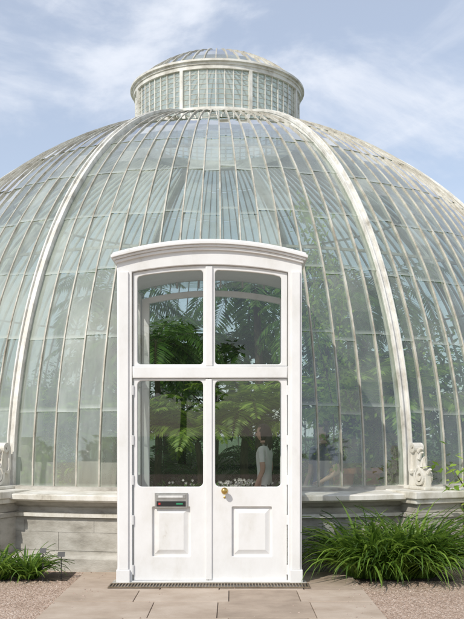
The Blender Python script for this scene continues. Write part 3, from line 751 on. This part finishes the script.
# ------------------------------------------------------------------ people
M_skin = plain('skin', (.58, .35, .26), .5, 0, .06)
def skin_mesh(name, verts, edges, radii, root=0, sub=2):
    me = bpy.data.meshes.new(name); me.from_pydata([tuple(v) for v in verts], edges, []); me.update()
    o = bpy.data.objects.new(name, me); sc.collection.objects.link(o)
    o.modifiers.new('s', 'SKIN'); ms = o.modifiers.new('ss', 'SUBSURF'); ms.levels = sub; ms.render_levels = sub
    for i, r in enumerate(radii):
        sv = me.skin_vertices[0].data[i]; sv.radius = (r, r); sv.use_root = (i == root)
    bpy.context.view_layer.update()
    dg = bpy.context.evaluated_depsgraph_get(); m2 = bpy.data.meshes.new_from_object(o.evaluated_get(dg)); bpy.data.objects.remove(o)
    return m2
def human(name, loc, yaw, scale, m_top, m_bot, m_hair, female, armL, armR, sleeve=.62):
    root = empty(name, loc); root.rotation_euler = (0, 0, yaw); root.scale = (scale,) * 3
    sw = .155 if female else .185; hw_ = .095 if female else .09
    V = [(0, 0, .93), (0, 0, 1.06), (0, -.005, 1.20), (0, 0, 1.33), (0, .005, 1.415), (0, -.002, 1.47), (0, -.012, 1.55)]
    Rr = [.145 if female else .13, .115 if female else .125, .14, .135 if female else .14, .07, .05, .055]
    E = [(i, i + 1) for i in range(6)]
    for sg, arm in ((-1, armL), (1, armR)):
        i = len(V); sh = Vector((sg * sw, 0, 1.375)); el = sh + Vector((sg * arm[0][0], arm[0][1], arm[0][2])); wr = el + Vector((sg * arm[1][0], arm[1][1], arm[1][2]))
        hd = wr + (wr - el).normalized() * .07
        V += [tuple(sh), tuple(sh.lerp(el, .5)), tuple(el), tuple(el.lerp(wr, .45)), tuple(wr), tuple(hd)]
        Rr += [.058, .05, .038, .036, .026, .032]
        E += [(3, i), (i, i + 1), (i + 1, i + 2), (i + 2, i + 3), (i + 3, i + 4), (i + 4, i + 5)]
        j = len(V); V += [(sg * hw_, 0, .86), (sg * hw_, -.01, .66), (sg * hw_, -.015, .48), (sg * hw_, .015, .30), (sg * hw_, .02, .09), (sg * (hw_ + .01), -.06, .045), (sg * (hw_ + .015), -.15, .035)]
        Rr += [.092, .078, .056, .055, .038, .04, .032]
        E += [(0, j)] + [(j + q, j + q + 1) for q in range(6)]
    me = skin_mesh(name + '_m', V, E, Rr)
    for v in me.vertices:
        if .78 < v.co.z < 1.44 and abs(v.co.x) < .2: v.co.y *= .85
    me.materials.clear()
    for m in (M_skin, m_top, m_bot, M_black): me.materials.append(m)
    shs = [Vector((-sw, 0, 1.375)), Vector((sw, 0, 1.375))]
    els = [shs[0] + Vector((-armL[0][0], armL[0][1], armL[0][2])), shs[1] + Vector((armR[0][0], armR[0][1], armR[0][2]))]
    for p in me.polygons:
        c = p.center; p.use_smooth = True; mi = 0
        arm_d = None
        for a, e_, arm in ((shs[0], els[0], armL), (shs[1], els[1], armR)):
            t = (c - a).dot(e_ - a) / (e_ - a).length_squared; dd = (c - (a + (e_ - a) * max(0, min(1.0, t)))).length
            sgx = -1 if a.x < 0 else 1; w = e_ + Vector((sgx * arm[1][0], arm[1][1], arm[1][2])); hd = w + (w - e_).normalized() * .1
            t2 = (c - e_).dot(hd - e_) / (hd - e_).length_squared; d2 = (c - (e_ + (hd - e_) * max(0, min(1, t2)))).length
            if abs(c.x) > sw * .93 and c.z > 0.6 and (dd < .08): arm_d = max(arm_d or 0, t)
            if d2 < .06 and t2 > .02: arm_d = 2
        if arm_d is not None and arm_d > sleeve: mi = 0
        elif arm_d is not None: mi = 1
        elif c.z > 1.445: mi = 0
        elif c.z > .90: mi = 1
        elif c.z > .10: mi = 2
        else: mi = 3
        p.material_index = mi
    o = bpy.data.objects.new('body', me); sc.collection.objects.link(o); o.parent = root
    for sg, arm, sh in ((-1, armL, shs[0]), (1, armR, shs[1])):
        el = sh + Vector((sg * arm[0][0], arm[0][1], arm[0][2])); wr = el + Vector((sg * arm[1][0], arm[1][1], arm[1][2])); d = (wr - el).normalized()
        side = d.cross(Vector((sg, .2, 0))).normalized(); nrm = d.cross(side).normalized()
        HV = [wr + d * .02, wr + d * .055]; HE = [(0, 1)]; HR = [.024, .028]
        for q, (ln, off) in enumerate(((.070, -.030), (.080, -.010), (.074, .010), (.058, .028))):
            i = len(HV); b0 = wr + d * .085 + side * off
            HV += [b0, b0 + d * ln * .5 + nrm * .006, b0 + d * ln * .85 + nrm * .022]; HE += [(1, i), (i, i + 1), (i + 1, i + 2)]; HR += [.0095, .0085, .0065]
        i = len(HV); b0 = wr + d * .035 - side * .03
        HV += [b0, b0 + d * .03 - side * .02 + nrm * .01, b0 + d * .055 - side * .024 + nrm * .02]; HE += [(0, i), (i, i + 1), (i + 1, i + 2)]; HR += [.012, .010, .008]
        hm = skin_mesh('hand', HV, HE, HR, 0, 1); hm.materials.clear(); hm.materials.append(M_skin)
        for p in hm.polygons: p.use_smooth = True
        ho = bpy.data.objects.new('hand', hm); sc.collection.objects.link(ho); ho.parent = root
    bm = bmesh.new(); bmesh.ops.create_uvsphere(bm, u_segments=32, v_segments=24, radius=1)
    HC = Vector((0, -.02, 1.595))
    for v in bm.verts:
        x, y, z = v.co
        sx = .074 * (1 - .22 * max(0, -z) ** 1.5); sy = .092 * (1 - .10 * max(0, -z))
        nx, ny, nz = x * sx, y * sy, z * .115
        if y < -.5:
            g_ = math.exp(-((x / .16) ** 2)) * math.exp(-(((z + .18) / .17) ** 2)); ny -= .024 * g_
            for ex in (-.38, .38): ny += .009 * math.exp(-(((x - ex) / .17) ** 2) - ((z - .05) / .12) ** 2)
            ny -= .006 * math.exp(-((x / .3) ** 2) - ((z + .52) / .08) ** 2)
            ny -= .010 * math.exp(-((x / .3) ** 2) - ((z + .85) / .15) ** 2)
        v.co = HC + Vector((nx, ny, nz))
    for ex in (-1, 1):
        r = bmesh.ops.create_uvsphere(bm, u_segments=10, v_segments=8, radius=1)
        for v in r['verts']: v.co = HC + Vector((ex * .076 + v.co.x * .008, .01 + v.co.y * .017, -.005 + v.co.z * .03))
    hm = bpy.data.meshes.new('head'); bm.to_mesh(hm); bm.free(); hm.materials.append(M_skin)
    for p in hm.polygons: p.use_smooth = True
    ho = bpy.data.objects.new('head', hm); sc.collection.objects.link(ho); ho.parent = root
    bm = bmesh.new()
    for ex in (-.028, .028):
        bmesh.ops.create_uvsphere(bm, u_segments=10, v_segments=8, radius=.010, matrix=Matrix.Translation(HC + Vector((ex, -.077, .006))))
    em = bpy.data.meshes.new('eyes'); bm.to_mesh(em); bm.free(); em.materials.append(M_black); eo = bpy.data.objects.new('eyes', em); sc.collection.objects.link(eo); eo.parent = root
    bm = bmesh.new(); bmesh.ops.create_uvsphere(bm, u_segments=36, v_segments=28, radius=1)
    dl = []
    for v in bm.verts:
        x, y, z = v.co
        keep = z > .62 or y > (-.25 if female else -.05) and z > (-1 if female else -.55) or (abs(x) > .8 and z > .0 and y > -.35)
        if y < -.55 and z < .55: keep = False
        rr = 1 + .03 * mn.noise(Vector((x * 6, y * 6, z * 2)))
        v.co = HC + Vector((x * .088 * rr, y * .106 * rr + .006, z * .126 * rr + .004))
        if not keep: dl.append(v)
    bmesh.ops.delete(bm, geom=dl, context='VERTS')
    if female:
        r = bmesh.ops.create_uvsphere(bm, u_segments=18, v_segments=14, radius=1)
        for v in r['verts']:
            x, y, z = v.co; rr = 1 + .08 * mn.noise(v.co * 4)
            v.co = HC + Vector((x * .070 * rr * (1 - .2 * max(0, -z)), .075 + y * .055 * rr, -.10 + z * .15 * rr))
    hm = bpy.data.meshes.new('hair'); bm.to_mesh(hm); bm.free(); hm.materials.append(m_hair)
    for p in hm.polygons: p.use_smooth = True
    ho = bpy.data.objects.new('hair', hm); sc.collection.objects.link(ho); ho.parent = root
    return root
M_tee = plain('white_tshirt', (.78, .77, .74), .85, 0, .05); M_navy = plain('navy_cloth', (.04, .06, .14), .85); M_jean = plain('dark_trousers', (.03, .035, .05), .85)
M_hair1 = noise_mat('dark_brown_hair', [(.3, (.015, .009, .006)), (.7, (.045, .025, .015))], 40, .5, .6, 120, stretch=(1, 1, .15))
human('woman', (.44, 12.15, .005), R(-108), 1.0, M_tee, M_jean, M_hair1, True, ((.05, .03, -.27), (.0, -.10, -.22)), ((.05, .04, -.27), (-.02, -.11, -.22)))
human('man', (1.17, 11.62, .005), R(-55), 1.0, M_navy, M_jean, M_hair1, False, ((.07, .02, -.28), (-.02, -.12, -.20)), ((.07, .03, -.28), (-.05, -.2, -.1)))

# ------------------------------------------------------------------ sky, sun
w = bpy.data.worlds.new('World'); sc.world = w; w.use_nodes = True; nt = w.node_tree; nt.nodes.clear(); L = nt.links.new
Sd = Vector((-.50, -.72, .80)).normalized()
elev = math.asin(Sd.z); rot = math.atan2(Sd.x, Sd.y)
sky = N(nt, 'ShaderNodeTexSky'); sky.sky_type = 'NISHITA'; sky.sun_disc = False; sky.sun_elevation = elev; sky.sun_rotation = rot % (2 * math.pi)
sky.air_density = 1.0; sky.dust_density = 1.0; sky.ozone_density = 1.6
tc = N(nt, 'ShaderNodeTexCoord')
def cloud(scale, rot3, loc, lo, hi, det=9, dist=.4):
    mp0 = N(nt, 'ShaderNodeMapping'); mp0.inputs['Rotation'].default_value = rot3
    L(tc.outputs['Generated'], mp0.inputs[0])
    mp = N(nt, 'ShaderNodeMapping'); mp.inputs['Scale'].default_value = scale; mp.inputs['Location'].default_value = loc
    L(mp0.outputs[0], mp.inputs[0])
    n = N(nt, 'ShaderNodeTexNoise'); n.inputs['Scale'].default_value = 1; n.inputs['Detail'].default_value = det; n.inputs['Roughness'].default_value = .58; n.inputs['Distortion'].default_value = dist
    L(mp.outputs[0], n.inputs['Vector']); r = N(nt, 'ShaderNodeMapRange'); r.inputs[1].default_value = lo; r.inputs[2].default_value = hi; r.interpolation_type = 'SMOOTHSTEP'; L(n.outputs[0], r.inputs[0]); return r.outputs[0]
c1 = cloud((3.4, 3.4, 6.5), (0, 0, 0), (1.3, .4, 2.1), .47, .68)
c2 = cloud((2.5, 2.5, 11), (0, R(32), 0), (.2, 5.1, .7), .50, .80, det=7, dist=.3)
mx = N(nt, 'ShaderNodeMath', operation='MULTIPLY_ADD'); L(c2, mx.inputs[0]); mx.inputs[1].default_value = .40
sc1 = N(nt, 'ShaderNodeMath', operation='MULTIPLY'); L(c1, sc1.inputs[0]); sc1.inputs[1].default_value = .55; L(sc1.outputs[0], mx.inputs[2])
ad = N(nt, 'ShaderNodeMath', operation='ADD'); ad.use_clamp = True; L(mx.outputs[0], ad.inputs[0]); ad.inputs[1].default_value = .38
mix = N(nt, 'ShaderNodeMix'); mix.data_type = 'RGBA'; L(ad.outputs[0], mix.inputs[0]); L(sky.outputs[0], mix.inputs[6]); mix.inputs[7].default_value = (6.0, 6.3, 6.9, 1)
bg = N(nt, 'ShaderNodeBackground'); bg.inputs[1].default_value = .15; L(mix.outputs[2], bg.inputs[0])
wo = N(nt, 'ShaderNodeOutputWorld'); L(bg.outputs[0], wo.inputs[0])
sd = bpy.data.lights.new('sun', 'SUN'); sd.energy = 3.3; sd.angle = R(.5); sd.color = (1, .95, .87)
so = bpy.data.objects.new('sun', sd); sc.collection.objects.link(so); so.rotation_euler = Sd.to_track_quat('Z', 'Y').to_euler()
cd = bpy.data.cameras.new('camera'); cd.sensor_fit = 'VERTICAL'; cd.sensor_height = 36; cd.lens = 900 / 619 * 36; cd.shift_y = (433 - 309.5) / 619; cd.clip_end = 2000
co = bpy.data.objects.new('camera', cd); sc.collection.objects.link(co); co.location = (0, 0, 1.6); co.rotation_euler = (R(90), 0, 0); sc.camera = co
sc.view_settings.view_transform = 'Standard'; sc.view_settings.look = 'None'; sc.view_settings.exposure = 0
